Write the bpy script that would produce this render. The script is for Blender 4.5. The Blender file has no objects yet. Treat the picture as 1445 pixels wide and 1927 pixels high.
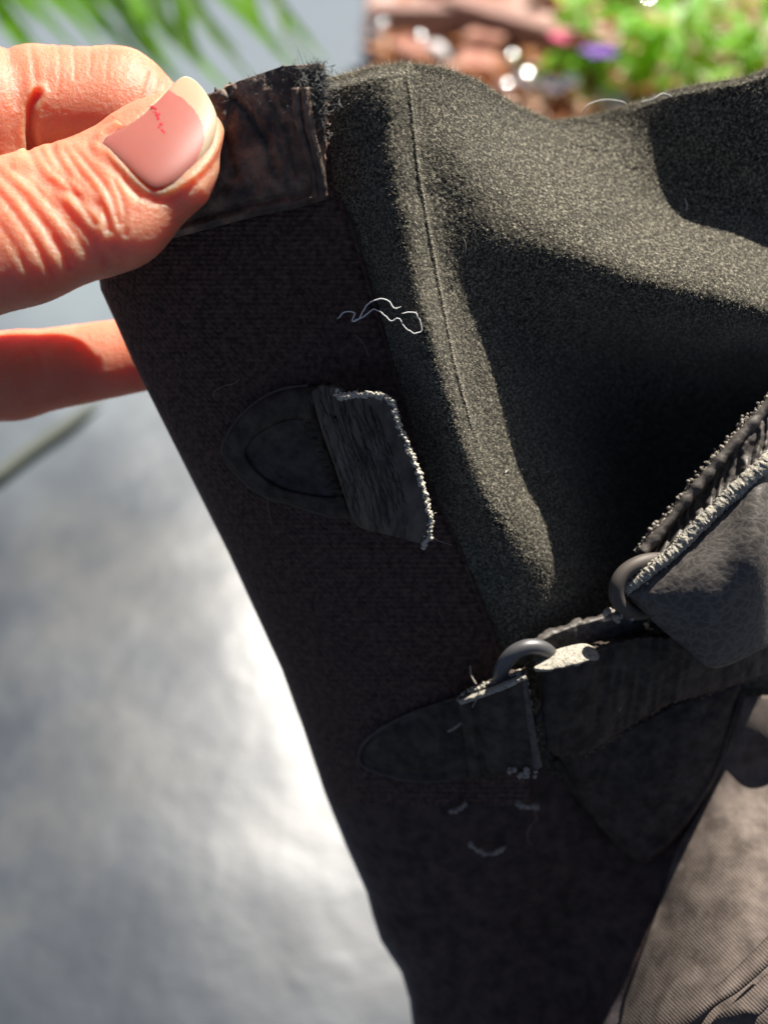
import bpy, math, random
import numpy as np
from mathutils import Vector
random.seed(7); RNG = np.random.default_rng(7)
S = bpy.context.scene

# ------------------------------------------------------------------ camera, sky, sun, exposure
PITCH, ELEV, AZIM, CAMH = 42.0, 55.0, 35.0, 0.45
FPX, CX, CY = 2066.0, 722.5, 963.5
cp, sp = math.cos(math.radians(PITCH)), math.sin(math.radians(PITCH))
RIGHT, UP, FWD = np.array((1., 0, 0)), np.array((0, sp, cp)), np.array((0, cp, -sp))
CAMP = np.array((0, 0, CAMH))
cam = bpy.data.cameras.new('camera'); camo = bpy.data.objects.new('camera', cam)
S.collection.objects.link(camo); S.camera = camo
camo.location = CAMP; camo.rotation_euler = (math.radians(90 - PITCH), 0, 0)
cam.sensor_fit = 'VERTICAL'; cam.sensor_height = 24.0; cam.lens = 24.0 * FPX / 1927.0
cam.clip_start = 0.005; cam.clip_end = 500
cam.dof.use_dof = True; cam.dof.focus_distance = 0.200; cam.dof.aperture_fstop = cam.lens / 4.1
w = bpy.data.worlds.new('World'); S.world = w; w.use_nodes = True
nt = w.node_tree; bg = nt.nodes['Background']
sky = nt.nodes.new('ShaderNodeTexSky'); sky.sky_type = 'NISHITA'; sky.sun_disc = False
sky.sun_elevation = math.radians(ELEV); sky.sun_rotation = math.radians(AZIM)
nt.links.new(sky.outputs[0], bg.inputs[0]); bg.inputs[1].default_value = 0.05; sky.air_density = .3; sky.dust_density = 1.0; sky.ozone_density = .3
sun = bpy.data.lights.new('sun', 'SUN'); sun.energy = 5.0; sun.angle = math.radians(0.5); sun.color = (1, .94, .85)
suno = bpy.data.objects.new('sun', sun); S.collection.objects.link(suno)
SD = Vector((math.cos(math.radians(ELEV)) * math.sin(math.radians(AZIM)), math.cos(math.radians(ELEV)) * math.cos(math.radians(AZIM)), math.sin(math.radians(ELEV))))
suno.rotation_euler = SD.to_track_quat('Z', 'Y').to_euler(); suno.location = (1, 1, 3)
S.view_settings.view_transform = 'Standard'; S.view_settings.look = 'None'
S.view_settings.exposure = 1.3; S.view_settings.gamma = 1.0
S.cycles.use_denoising = True
S.cycles.max_bounces = 8; S.cycles.sample_clamp_indirect = 6

# ------------------------------------------------------------------ helpers
def W(px, py, d):
    """world point on the view ray of photo pixel (px,py) at axial depth d millimetres"""
    px, py, d = np.broadcast_arrays(np.asarray(px, float), np.asarray(py, float), np.asarray(d, float))
    d = d[..., None] * 1e-3
    return CAMP + d * (FWD + ((px - CX) / FPX)[..., None] * RIGHT - ((py - CY) / FPX)[..., None] * UP)
def on_ground(px, py, z=0.0):
    dr = FWD + (px - CX) / FPX * RIGHT - (py - CY) / FPX * UP
    return CAMP + dr * ((z - CAMH) / dr[2])
def link(o, parent=None):
    S.collection.objects.link(o)
    if parent is not None: o.parent = parent
    return o
def tag(o, label=None, cat=None, group=None, kind=None):
    if label: o['label'] = label
    if cat: o['category'] = cat
    if group: o['group'] = group
    if kind: o['kind'] = kind
    return o
ORG = {}
def thing(name, loc, label, cat, group=None):
    o = bpy.data.objects.new(name, None); o.location = loc; o.empty_display_size = .01
    ORG[o.name] = np.array(loc, float); link(o); return tag(o, label, cat, group)
def mesh_of(name, V, F, uv=None, smooth=True):
    """fast mesh from vertices (n,3) and faces (list of equal-length int arrays or mixed lists)"""
    m = bpy.data.meshes.new(name); V = np.asarray(V, np.float32)
    groups = F if isinstance(F, list) and len(F) and isinstance(F[0], np.ndarray) and F[0].ndim == 2 else None
    if groups is None:
        m.from_pydata(V.tolist(), [], [list(map(int, f)) for f in F])
    else:
        idx = np.concatenate([g.ravel() for g in groups]).astype(np.int32)
        tot = np.concatenate([np.full(len(g), g.shape[1]) for g in groups]).astype(np.int32)
        st = np.concatenate([[0], np.cumsum(tot)[:-1]]).astype(np.int32)
        m.vertices.add(len(V)); m.vertices.foreach_set('co', V.ravel())
        m.loops.add(len(idx)); m.loops.foreach_set('vertex_index', idx)
        m.polygons.add(len(tot)); m.polygons.foreach_set('loop_start', st); m.polygons.foreach_set('loop_total', tot)
        m.update(calc_edges=True)
    if uv is not None:
        l = m.uv_layers.new(name='UVMap'); vi = np.empty(len(m.loops), np.int32); m.loops.foreach_get('vertex_index', vi)
        l.data.foreach_set('uv', np.asarray(uv, np.float32)[vi].ravel())
    m.polygons.foreach_set('use_smooth', np.full(len(m.polygons), smooth)); m.update()
    return m
def obj(name, V, F, mat, parent=None, uv=None, smooth=True):
    V = np.asarray(V, float)
    if parent is None: org = np.array((V[:, 0].mean(), V[:, 1].mean(), V[:, 2].min()))
    else:
        q = parent
        while q.parent is not None: q = q.parent
        org = ORG[q.name]
    m = mesh_of(name, V - org, F, uv, smooth)
    for k in (mat if isinstance(mat, (list, tuple)) else [mat]): m.materials.append(k)
    o = bpy.data.objects.new(name, m)
    if parent is None: o.location = org; ORG[o.name] = org
    return link(o, parent)
def grid_faces(n, m, off=0):
    i = np.arange(n * m).reshape(n, m) + off
    return np.stack([i[:-1, :-1], i[1:, :-1], i[1:, 1:], i[:-1, 1:]], -1).reshape(-1, 4)
def solidify(o, mm, offset=-1):
    k = o.modifiers.new('thickness', 'SOLIDIFY'); k.thickness = mm * 1e-3; k.offset = offset; return o
def sheet(name, PX, PY, D, mat, parent, thick=0, uv=None):
    PX, PY, D = np.broadcast_arrays(PX, PY, D); V = W(PX, PY, D).reshape(-1, 3); n, m = PX.shape
    u = np.stack([PX.ravel(), -PY.ravel()], 1) / 1000 if uv is None else uv
    o = obj(name, V, [grid_faces(n, m)], mat, parent, u)
    if thick: solidify(o, thick)
    return o
def spline(P, n):
    """Catmull-Rom through points, resampled evenly to n"""
    P = np.asarray(P, float); Q = np.vstack([2 * P[0] - P[1], P, 2 * P[-1] - P[-2]]); out = []
    for i in range(len(P) - 1):
        t = np.linspace(0, 1, 24, endpoint=False)[:, None]; a, b, c, d = Q[i:i + 4]
        out.append(.5 * (2 * b + (c - a) * t + (2 * a - 5 * b + 4 * c - d) * t**2 + (3 * b - a - 3 * c + d) * t**3))
    out = np.vstack(out + [P[-1:]]); s = np.r_[0, np.cumsum(np.linalg.norm(np.diff(out, axis=0), axis=1))]
    q = np.linspace(0, s[-1], n); return np.stack([np.interp(q, s, out[:, k]) for k in range(P.shape[1])], 1)
def lin(P, n):
    P = np.asarray(P, float); s = np.r_[0, np.cumsum(np.linalg.norm(np.diff(P, axis=0), axis=1))]
    q = np.linspace(0, s[-1], n); return np.stack([np.interp(q, s, P[:, k]) for k in range(P.shape[1])], 1)
def tube_geo(P, r, k=8, cap=True):
    """tube along world points P with radius r (scalar or array, metres)"""
    P = np.asarray(P, float); n = len(P); r = np.broadcast_to(r, (n,))
    T = np.gradient(P, axis=0); T /= np.linalg.norm(T, axis=1)[:, None] + 1e-12
    a = np.cross(T[0], (.3, .5, .81)); a /= np.linalg.norm(a); V = []
    for i in range(n):
        a = a - T[i] * a.dot(T[i]); a /= np.linalg.norm(a) + 1e-12; b = np.cross(T[i], a)
        th = np.linspace(0, 2 * np.pi, k, endpoint=False)[:, None]; V.append(P[i] + r[i] * (np.cos(th) * a + np.sin(th) * b))
    V = np.vstack(V); i = np.arange(n * k).reshape(n, k); j = np.roll(i, -1, 1)
    F = np.stack([i[:-1], i[1:], j[1:], j[:-1]], -1).reshape(-1, 4)
    V = np.vstack([V, P[:1], P[-1:]]); c0, c1 = n * k, n * k + 1
    T3 = np.vstack([np.stack([np.full(k, c0), i[0], j[0]], 1), np.stack([np.full(k, c1), j[-1], i[-1]], 1)])
    return V, [F, T3]
def merge(parts):
    V, G, off = [], {}, 0
    for v, fs in parts:
        V.append(v)
        for f in fs: G.setdefault(f.shape[1], []).append(f + off)
        off += len(v)
    return np.vstack(V), [np.vstack(g) for g in G.values()]
def _hash(ix, iy, iz, seed):
    h = (ix * 374761393 + iy * 668265263 + iz * 2147483647 + seed * 1274126177) & 0xffffffff
    h = ((h ^ (h >> 13)) * 1274126177) & 0xffffffff
    return ((h ^ (h >> 16)) & 0xffff) / 65535.0
def noise(x, y, z=0.0, seed=0):
    x, y, z = np.broadcast_arrays(np.asarray(x, float), np.asarray(y, float), np.asarray(z, float))
    ix, iy, iz = (np.floor(k).astype(np.int64) for k in (x, y, z)); fx, fy, fz = x - ix, y - iy, z - iz
    fx, fy, fz = (f * f * (3 - 2 * f) for f in (fx, fy, fz)); r = 0
    for a in (0, 1):
        for b in (0, 1):
            for c in ((0, 1) if fz.any() else (0,)):
                r = r + _hash(ix + a, iy + b, iz + c, seed) * (fx if a else 1 - fx) * (fy if b else 1 - fy) * (fz if c else 1 - fz)
    return r - .5
def sstep(a, b, x):
    t = np.clip((x - a) / (b - a), 0, 1); return t * t * (3 - 2 * t)
def interp(P):
    P = np.asarray(P, float); return lambda v: np.interp(v, P[:, 0], P[:, 1])
class TPS:
    def __init__(s, P, lam=0.0):
        P = np.asarray(P, float); s.X = P[:, :2] / 300; n = len(P); A = np.zeros((n + 3, n + 3))
        A[:n, :n] = s.phi(s.X, s.X) + lam * np.eye(n); Q = np.c_[np.ones(n), s.X]; A[:n, n:] = Q; A[n:, :n] = Q.T
        s.w = np.linalg.solve(A, np.r_[P[:, 2], 0, 0, 0])
    def phi(s, A, B):
        r2 = ((A[:, None] - B[None]) ** 2).sum(-1); return .5 * r2 * np.log(r2 + 1e-12)
    def __call__(s, x, y):
        x, y = np.broadcast_arrays(np.asarray(x, float), np.asarray(y, float)); sh = x.shape
        Q = np.stack([x.ravel(), y.ravel()], 1) / 300; out = np.empty(len(Q))
        for i in range(0, len(Q), 20000):
            q = Q[i:i + 20000]; out[i:i + 20000] = s.phi(q, s.X) @ s.w[:-3] + s.w[-3] + q @ s.w[-2:]
        return out.reshape(sh)
def inside(x, y, poly):
    P = np.asarray(poly); r = np.zeros(np.shape(x), bool)
    for (x0, y0), (x1, y1) in zip(P, np.roll(P, -1, 0)):
        c = ((y0 > y) != (y1 > y)) & (x < (x1 - x0) * (y - y0) / (y1 - y0 + 1e-9) + x0); r ^= c
    return r
def dist_poly(x, y, P):
    P = np.asarray(P, float)[:, :2]; r = np.full(np.shape(x), 1e9)
    for a, b in zip(P[:-1], P[1:]):
        e = b - a; t = np.clip(((x - a[0]) * e[0] + (y - a[1]) * e[1]) / (e @ e + 1e-9), 0, 1)
        r = np.minimum(r, np.hypot(x - a[0] - t * e[0], y - a[1] - t * e[1]))
    return r
def lump(c, r, seed):
    """a small uneven lump (12-face) round c"""
    g = np.random.default_rng(seed); t = (1 + 5 ** .5) / 2
    v = np.array([(-1, t, 0), (1, t, 0), (-1, -t, 0), (1, -t, 0), (0, -1, t), (0, 1, t), (0, -1, -t), (0, 1, -t), (t, 0, -1), (t, 0, 1), (-t, 0, -1), (-t, 0, 1)]) / 1.9
    f = np.array([(0, 11, 5), (0, 5, 1), (0, 1, 7), (0, 7, 10), (0, 10, 11), (1, 5, 9), (5, 11, 4), (11, 10, 2), (10, 7, 6), (7, 1, 8), (3, 9, 4), (3, 4, 2), (3, 2, 6), (3, 6, 8), (3, 8, 9), (4, 9, 5), (2, 4, 11), (6, 2, 10), (8, 6, 7), (9, 8, 1)])
    return c + v * r * g.uniform(.65, 1.3, (12, 1)), [f]

GY = -4.651   # the ground sheet's own origin lies this far (m) from the world origin along y
# ------------------------------------------------------------------ materials
def mat(name, col, rough=.6, spec=.5, sheen=0, sheen_rough=.4, sheen_tint=None, metal=0, sss=0, sss_r=(1, .3, .1), sss_s=.003, trans=0, coat=0):
    m = bpy.data.materials.new(name); m.use_nodes = True; b = m.node_tree.nodes['Principled BSDF']
    b.inputs['Base Color'].default_value = (*col, 1); b.inputs['Roughness'].default_value = rough; b.inputs['Specular IOR Level'].default_value = spec
    b.inputs['Metallic'].default_value = metal; b.inputs['Sheen Weight'].default_value = sheen; b.inputs['Sheen Roughness'].default_value = sheen_rough
    if sheen_tint: b.inputs['Sheen Tint'].default_value = (*sheen_tint, 1)
    b.inputs['Subsurface Weight'].default_value = sss; b.inputs['Subsurface Radius'].default_value = sss_r; b.inputs['Subsurface Scale'].default_value = sss_s
    b.inputs['Coat Weight'].default_value = coat
    return m
class NT:
    def __init__(s, m): s.m = m; s.t = m.node_tree; s.b = s.t.nodes['Principled BSDF']; s.uvn = None; s.objn = None
    def n(s, k, **kw):
        q = s.t.nodes.new(k)
        for a, v in kw.items(): setattr(q, a, v)
        return q
    def l(s, a, b): s.t.links.new(a, b)
    def co(s, uv=False, scale=(1, 1, 1)):
        q = s.n('ShaderNodeTexCoord'); mp = s.n('ShaderNodeMapping'); s.l(q.outputs['UV' if uv else 'Object'], mp.inputs[0]); mp.inputs['Scale'].default_value = scale
        return mp.outputs[0]
    def noise(s, co, scale, detail=4, rough=.6):
        q = s.n('ShaderNodeTexNoise'); s.l(co, q.inputs['Vector']); q.inputs['Scale'].default_value = scale; q.inputs['Detail'].default_value = detail; q.inputs['Roughness'].default_value = rough
        return q.outputs['Fac']
    def voro(s, co, scale, feature='F1'):
        q = s.n('ShaderNodeTexVoronoi', feature=feature); s.l(co, q.inputs['Vector']); q.inputs['Scale'].default_value = scale; return q.outputs['Distance']
    def ramp(s, f, stops):
        q = s.n('ShaderNodeValToRGB'); s.l(f, q.inputs[0]); e = q.color_ramp.elements
        while len(e) < len(stops): e.new(.5)
        for k, (p, c) in zip(e, stops): k.position = p; k.color = (*c, 1) if len(c) == 3 else c
        return q.outputs[0]
    def color(s, f, stops): s.l(s.ramp(f, stops), s.b.inputs['Base Color'])
    def rough(s, f, a, b):
        q = s.n('ShaderNodeMapRange'); s.l(f, q.inputs[0]); q.inputs[3].default_value = a; q.inputs[4].default_value = b; s.l(q.outputs[0], s.b.inputs['Roughness'])
    def bump(s, f, dist, strength=1.0):
        q = s.n('ShaderNodeBump'); s.l(f, q.inputs['Height']); q.inputs['Distance'].default_value = dist; q.inputs['Strength'].default_value = strength
        if s.b.inputs['Normal'].links: s.l(s.b.inputs['Normal'].links[0].from_socket, q.inputs['Normal'])
        s.l(q.outputs[0], s.b.inputs['Normal'])
M = {}
m = M['ground'] = mat('dark_polished_stone', (.075, .083, .092), .4, .5); k = NT(m); c = k.co()
f = k.noise(c, 9, 6, .62); wet = k.ramp(f, [(.3, (.012, .017, .026)), (.5, (.024, .032, .044)), (.7, (.062, .065, .066))]); sx_ = k.n('ShaderNodeSeparateXYZ'); k.l(c, sx_.inputs[0]); ad = k.n('ShaderNodeMath', operation='MULTIPLY_ADD'); k.l(k.noise(c, 5, 4), ad.inputs[0]); ad.inputs[1].default_value = .5; k.l(sx_.outputs['Y'], ad.inputs[2])
dry = k.n('ShaderNodeMapRange', interpolation_type='SMOOTHSTEP'); k.l(ad.outputs[0], dry.inputs[0]); dry.inputs[1].default_value = GY + .66; dry.inputs[2].default_value = GY + .98; mx_ = k.n('ShaderNodeMixRGB'); k.l(dry.outputs[0], mx_.inputs[0]); k.l(wet, mx_.inputs[1]); mx_.inputs[2].default_value = (.14, .165, .185, 1); k.l(mx_.outputs[0], k.b.inputs['Base Color'])  # far ground paled in base colour to imitate reflected sky and sun, not dried
k.rough(k.noise(c, 14, 5), .26, .38)
k.bump(k.noise(c, 11, 3, .5), .008, .13); k.bump(k.noise(c, 60, 4), .002, .12)
m = M['elastic'] = mat('woven_elastic', (.030, .021, .019), .75, .3, sheen=.3, sheen_rough=.25, sheen_tint=(.9, .9, 1)); k = NT(m)
k.color(k.noise(k.co(), 900, 3), [(.35, (.034, .019, .015)), (.7, (.125, .072, .057))])
m = M['lower'] = mat('shaded_lower_twill', (.02, .016, .016), .7, .3, sheen=.55, sheen_rough=.25, sheen_tint=(.75, .8, 1)); k = NT(m); c = k.co(); k.color(k.noise(c, 300, 5), [(.35, (.028, .016, .013)), (.7, (.085, .052, .043))]); k.bump(k.noise(c, 900, 4), .0003, .6)  # darker copy of the twill, with the shade painted into its colour
m = M['suede'] = mat('dusty_suede', (.05, .045, .035), .95, .1, sheen=.12, sheen_rough=.5, sheen_tint=(1, .97, .86)); k = NT(m); c = k.co()
k.color(k.noise(c, 1800, 4, .7), [(.36, (.008, .007, .006)), (.53, (.065, .06, .046)), (.67, (.30, .275, .21))]); k.bump(k.noise(c, 2500, 3), .0004, .8)
M['nap'] = mat('suede_fibre', (.46, .42, .32), .7, .25)
m = M['binding'] = mat('worn_brown_leather', (.05, .033, .025), .55, .4); k = NT(m); c = k.co()
k.color(k.noise(c, 160, 6, .65), [(.34, (.04, .032, .028)), (.5, (.12, .082, .06)), (.66, (.30, .195, .135))]); k.bump(k.noise(c, 500, 5, .7), .0006, .9)
def leather(name, base, hi, rough=.5, vs=700, cs=(1, 1, 1)):
    m = mat(name, base, rough, .22); k = NT(m); c = k.co(False, cs); n = k.noise(c, 350, 5)
    k.color(n, [(.35, base), (.68, hi)]); k.bump(k.voro(c, vs), .0003, .7); k.bump(k.noise(c, 900, 3), .0002, .6); return m
M['leather'] = leather('black_leather', (.028, .020, .016), (.082, .063, .050), .6)
M['rim'] = mat('lit_leather_rim', (.095, .082, .07), .7, .2)  # paler colour imitates light catching the leather rims
M['hollow'] = leather('satin_leather', (.034, .028, .024), (.085, .073, .062), .55)
M['tab'] = leather('cracked_tab_leather', (.055, .043, .034), (.145, .119, .095), .62, 900, (1, 1, .35))
m = M['strap'] = mat('dusty_strap_leather', (.06, .052, .048), .5, .4); k = NT(m); c = k.co(False, (.6, 1, .75)); wv = k.n('ShaderNodeVectorMath', operation='MULTIPLY_ADD'); nz = k.n('ShaderNodeTexNoise'); k.l(c, nz.inputs['Vector']); nz.inputs['Scale'].default_value = 300
wv.inputs[1].default_value = (.0045, .0045, .0045); k.l(nz.outputs['Color'], wv.inputs[0]); k.l(c, wv.inputs[2]); cr = k.voro(wv.outputs[0], 620, 'DISTANCE_TO_EDGE'); k.color(cr, [(0, (.115, .10, .088)), (.06, (.09, .079, .069)), (.2, (.062, .054, .048))]); k.bump(cr, .0002, .25); k.bump(k.noise(c, 700, 4), .0003, .6)
m = M['canvas'] = mat('pale_twill', (.16, .13, .115), .85, .2); k = NT(m); wv = k.n('ShaderNodeTexWave', bands_direction='DIAGONAL'); k.l(k.co(True), wv.inputs['Vector']); wv.inputs['Scale'].default_value = 75; wv.inputs['Distortion'].default_value = 1.2; wv.inputs['Detail'].default_value = 2
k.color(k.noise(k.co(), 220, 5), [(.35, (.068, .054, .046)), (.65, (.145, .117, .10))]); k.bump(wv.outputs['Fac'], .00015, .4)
m = M['edge'] = mat('raw_leather_edge', (.31, .29, .24), .9, .1); k = NT(m); c = k.co(); k.color(k.noise(c, 1500, 5, .7), [(.32, (.16, .145, .115)), (.5, (.36, .335, .275)), (.7, (.48, .455, .39))]); k.bump(k.noise(c, 2200, 4), .0004, .8)
M['crumb'] = mat('torn_leather_fibre', (.47, .44, .37), .9, .1)
M['fray'] = mat('frayed_fibre', (.12, .125, .12), .8, .2)
m = M['metal'] = mat('dull_steel', (.12, .118, .12), .42, .5, metal=.5); k = NT(m); k.rough(k.noise(k.co(), 400, 4), .3, .6)
M['metal_brown'] = mat('tarnished_steel', (.085, .072, .062), .6, .4, metal=.2)
M['thread'] = mat('white_lint', (.75, .74, .70), .7, .3)
M['lint'] = mat('pale_lint', (.30, .265, .225), .8, .2)
M['hair'] = mat('brown_hair', (.16, .10, .07), .5, .4)
m = M['skin'] = mat('skin', (.66, .24, .125), .45, .35, sss=1, sss_r=(1, .33, .14), sss_s=.013); k = NT(m); c = k.co()
k.color(k.noise(c, 110, 4), [(.3, (.58, .185, .105)), (.55, (.60, .235, .142)), (.75, (.61, .285, .185))]); k.bump(k.voro(c, 1500), .00016, .5); k.bump(k.noise(c, 2600, 4), .0002, .65); k.bump(k.noise(k.co(False, (1, .25, 1)), 900, 5, .7), .00025, .5); k.rough(k.noise(c, 700, 3), .36, .55)
m = M['nail'] = mat('nail_bed', (.47, .11, .088), .5, .22, sss=.9, sss_r=(1, .3, .2), sss_s=.005, coat=.0)
M['nail_tip'] = mat('nail_free_edge', (.36, .26, .165), .5, .25, sss=.6, sss_r=(1, .8, .6), sss_s=.003)
M['ink'] = mat('red_ink', (.65, .01, .03), .4, .4)
def foliage(name, col, tcol):
    m = mat(name, col, .45, .4); t = m.node_tree; b = t.nodes['Principled BSDF']; tr = t.nodes.new('ShaderNodeBsdfTranslucent'); tr.inputs[0].default_value = (*tcol, 1)
    mx = t.nodes.new('ShaderNodeMixShader'); mx.inputs[0].default_value = .5; o = t.nodes['Material Output']; t.links.new(b.outputs[0], mx.inputs[1]); t.links.new(tr.outputs[0], mx.inputs[2]); t.links.new(mx.outputs[0], o.inputs[0]); return m
M['grass_a'] = foliage('bright_grass', (.13, .30, .03), (.36, .70, .05)); M['grass_b'] = foliage('dull_grass', (.10, .18, .05), (.2, .38, .09)); M['leaf'] = foliage('garden_leaf', (.16, .40, .02), (.50, .85, .04))
M['dry'] = foliage('dry_grass', (.15, .165, .14), (.08, .09, .06))
M['dry_leaf'] = foliage('fallen_leaf', (.50, .22, .09), (.45, .18, .06))
m = M['soil'] = mat('garden_soil', (.2, .13, .1), .9, .2); k = NT(m); c = k.co(); k.color(k.noise(c, 14, 6, .7), [(.35, (.16, .09, .075)), (.5, (.36, .23, .18)), (.64, (.55, .45, .40))]); k.bump(k.noise(c, 40, 5), .01, .6)
m = M['board'] = mat('brown_board', (.16, .075, .055), .6, .3); k = NT(m); k.color(k.noise(k.co(False, (1, 8, 8)), 12, 4), [(.35, (.20, .105, .085)), (.65, (.34, .19, .15))])
m = M['brick'] = mat('clay_brick', (.36, .17, .12), .85, .2); k = NT(m); k.color(k.noise(k.co(), 40, 5), [(.35, (.28, .12, .09)), (.65, (.46, .25, .18))])
M['stone'] = mat('grey_stone', (.55, .52, .53), .5, .5); M['wet'] = mat('wet_pebble', (.95, .93, .9), .2, .9, metal=1)
M['pink'] = foliage('pink_petal', (.75, .10, .28), (.8, .12, .3)); M['purple'] = foliage('purple_petal', (.28, .10, .60), (.3, .1, .7))

# ------------------------------------------------------------------ the setting
def axis(lo, a, b, hi, st): return np.r_[np.linspace(lo, a, 12)[:-1], np.arange(a, b, st), np.linspace(b, hi, 12)]
def ground_z(x, y):
    near = (1 - sstep(.55, .95, y)) * sstep(-.6, -.1, y) * (1 - sstep(.4, .9, np.abs(x))); return near * (-.15 * x + .13 * (y - .35)) + .0014 * noise(x * 9, y * 9, seed=90) * near + .0008 * noise(x * 24, y * 24, seed=91) * (1 - sstep(1, 2, np.abs(y)))
xs, ys = np.meshgrid(axis(-60, -1.2, 1.0, 60, .012), axis(-20, -.1, 1.4, 120, .012)); g = obj('ground', np.stack([xs, ys, ground_z(xs, ys) - .004], -1).reshape(-1, 3), [grid_faces(*xs.shape)[:, ::-1]], M['ground']); tag(g, kind='structure')
xs, ys = np.meshgrid(np.linspace(-.02, 4, 200), np.linspace(.93, 6, 220)); 
zz = .004 + .02 * sstep(0, .12, np.minimum(xs + .02, ys - .93) + .03 * noise(xs * 9, ys * 9)) * (1 + 1.2 * noise(xs * 22, ys * 22, seed=3) + .8 * noise(xs * 60, ys * 60, seed=4))
b = obj('garden_soil', np.stack([xs, ys, zz], -1).reshape(-1, 3), [grid_faces(*xs.shape)[:, ::-1]], M['soil']); tag(b, kind='structure')

# ------------------------------------------------------------------ boot surfaces as depth functions (photo pixel -> millimetres)
base = interp([(100, 190), (150, 191.5), (600, 205), (1000, 218), (1500, 235), (1927, 252), (2300, 275)])
Lx = interp([(100, 335), (125, 330), (200, 262), (300, 215), (400, 185), (470, 178), (545, 190), (600, 215), (680, 250), (760, 290), (850, 335), (950, 385), (1040, 430), (1150, 480), (1260, 530), (1370, 570), (1490, 610), (1590, 650), (1680, 690), (1720, 700), (1770, 716), (1830, 755), (1880, 770), (1927, 776), (2300, 800)])
Gx = interp([(100, 612), (150, 614), (300, 622), (370, 630), (420, 655), (540, 690), (720, 745), (900, 800), (1030, 860), (1200, 925), (1350, 960), (1500, 1000), (1927, 1060), (2300, 1080)])
Te = interp([(120, 345), (200, 295), (300, 237), (350, 207), (395, 181), (450, 155), (530, 128), (600, 122), (640, 132)])
RDf = interp([(100, 15), (800, 16), (1400, 24), (2300, 24)])
def d_elastic(x, y):
    L, G = Lx(y), Gx(y); s = np.clip((G - x) / (G - L), 0, 1); return base(y) + RDf(y) * (1 - np.sqrt(np.clip(1 - s**2.6, 0, 1)))
SUEDE = TPS([
    (615, 150, 196), (620, 300, 198.5), (655, 420, 202), (690, 540, 206), (745, 720, 211), (800, 900, 217), (860, 1030, 221), (920, 1200, 227), (950, 1350, 233), (1000, 1500, 240),
    (668, 140, 192.3), (682, 300, 193.4), (712, 430, 196.3), (744, 580, 201), (788, 720, 205.5), (842, 870, 210.5), (908, 1000, 216),
    (728, 122, 189.2), (733, 200, 188.0), (744, 330, 187.8), (764, 470, 189.2), (784, 580, 191.6), (808, 680, 194.2), (834, 780, 196.8), (872, 880, 200.3), (920, 970, 205.2), (975, 1060, 211),
    (765, 120, 192), (778, 220, 192.4), (792, 330, 193.2), (816, 470, 197), (838, 580, 200.3), (866, 700, 203.4), (895, 800, 206), (930, 890, 208.4), (975, 1000, 212),
    (862, 480, 200), (902, 620, 205), (952, 750, 209), (1002, 930, 213), (1052, 1090, 217),
    (960, 620, 214), (1020, 750, 221), (1080, 930, 226), (1125, 1080, 230), (1150, 700, 240), (1300, 750, 250), (1445, 720, 250), (1200, 950, 252), (1400, 950, 256), (1050, 1200, 226), (1200, 1200, 240), (1445, 1200, 240), (1150, 1450, 242), (1445, 1450, 262), (1600, 1450, 290), (1600, 1200, 264), (1600, 900, 250),
    (935, 455, 201), (1000, 465, 202.7), (1060, 480, 203.3), (1140, 505, 203.7), (1240, 545, 204.5), (1350, 585, 206.5), (1445, 612, 208.5), (1600, 660, 214),
    (830, 125, 198), (900, 150, 206), (960, 190, 215), (1040, 228, 225), (1120, 218, 227), (870, 300, 197), (950, 320, 205), (1050, 340, 213), (1130, 330, 219), (1200, 430, 215),
    (1200, 215, 226), (1290, 385, 224), (1445, 475, 222), (1600, 520, 228), (1300, 165, 220), (1300, 280, 222), (1445, 130, 214), (1445, 300, 218), (1600, 110, 216), (1600, 300, 222)], .0004)
Ts = interp([(600, 152), (640, 142), (700, 126), (762, 118), (830, 125), (900, 150), (960, 190), (1010, 215), (1040, 226), (1100, 220), (1190, 195), (1260, 170), (1330, 156), (1400, 145), (1445, 128), (1600, 95)])
LOWR = TPS([(700, 1420, 0), (900, 1420, 0), (1100, 1420, 6), (1300, 1400, 10), (1390, 1420, 10), (1450, 1400, 9), (1430, 1460, 11), (1600, 1400, 20), (700, 1900, 0), (900, 1900, 0), (1050, 1900, 0), (1000, 1650, 1), (1150, 1600, 4), (1250, 1560, 6), (1300, 1530, 5.5),
            (1365, 1480, 7), (1312, 1560, 2), (1288, 1700, -11), (1225, 1880, -24), (1200, 1960, -30), (1180, 1700, -1), (1130, 1880, -5), (1240, 1700, -4),
            (1400, 1560, -3), (1400, 1700, -20), (1380, 1880, -37), (1500, 1600, -6), (1500, 1900, -36), (800, 2300, 0), (1300, 2300, -35), (1600, 2300, -20)], .0004)
def d_lower(x, y):
    L = Lx(y); s = np.clip(1 - (x - L) / 330, 0, 1); return base(y) + 24 * (1 - np.sqrt(np.clip(1 - s**2.4, 0, 1))) + np.where(x > L + 20, LOWR(np.maximum(x, L), y), 0) * sstep(0, 120, x - L) + 1.5 * np.exp(-((y - 1700 - .35 * (x - 690)) / 22) ** 2) * sstep(1000, 850, x)

BOOT = thing('boot', W(1050, 2050, 262), 'dark suede and woven elastic boot shaft pinched by the hand, with straps and rings', 'boot')
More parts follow.
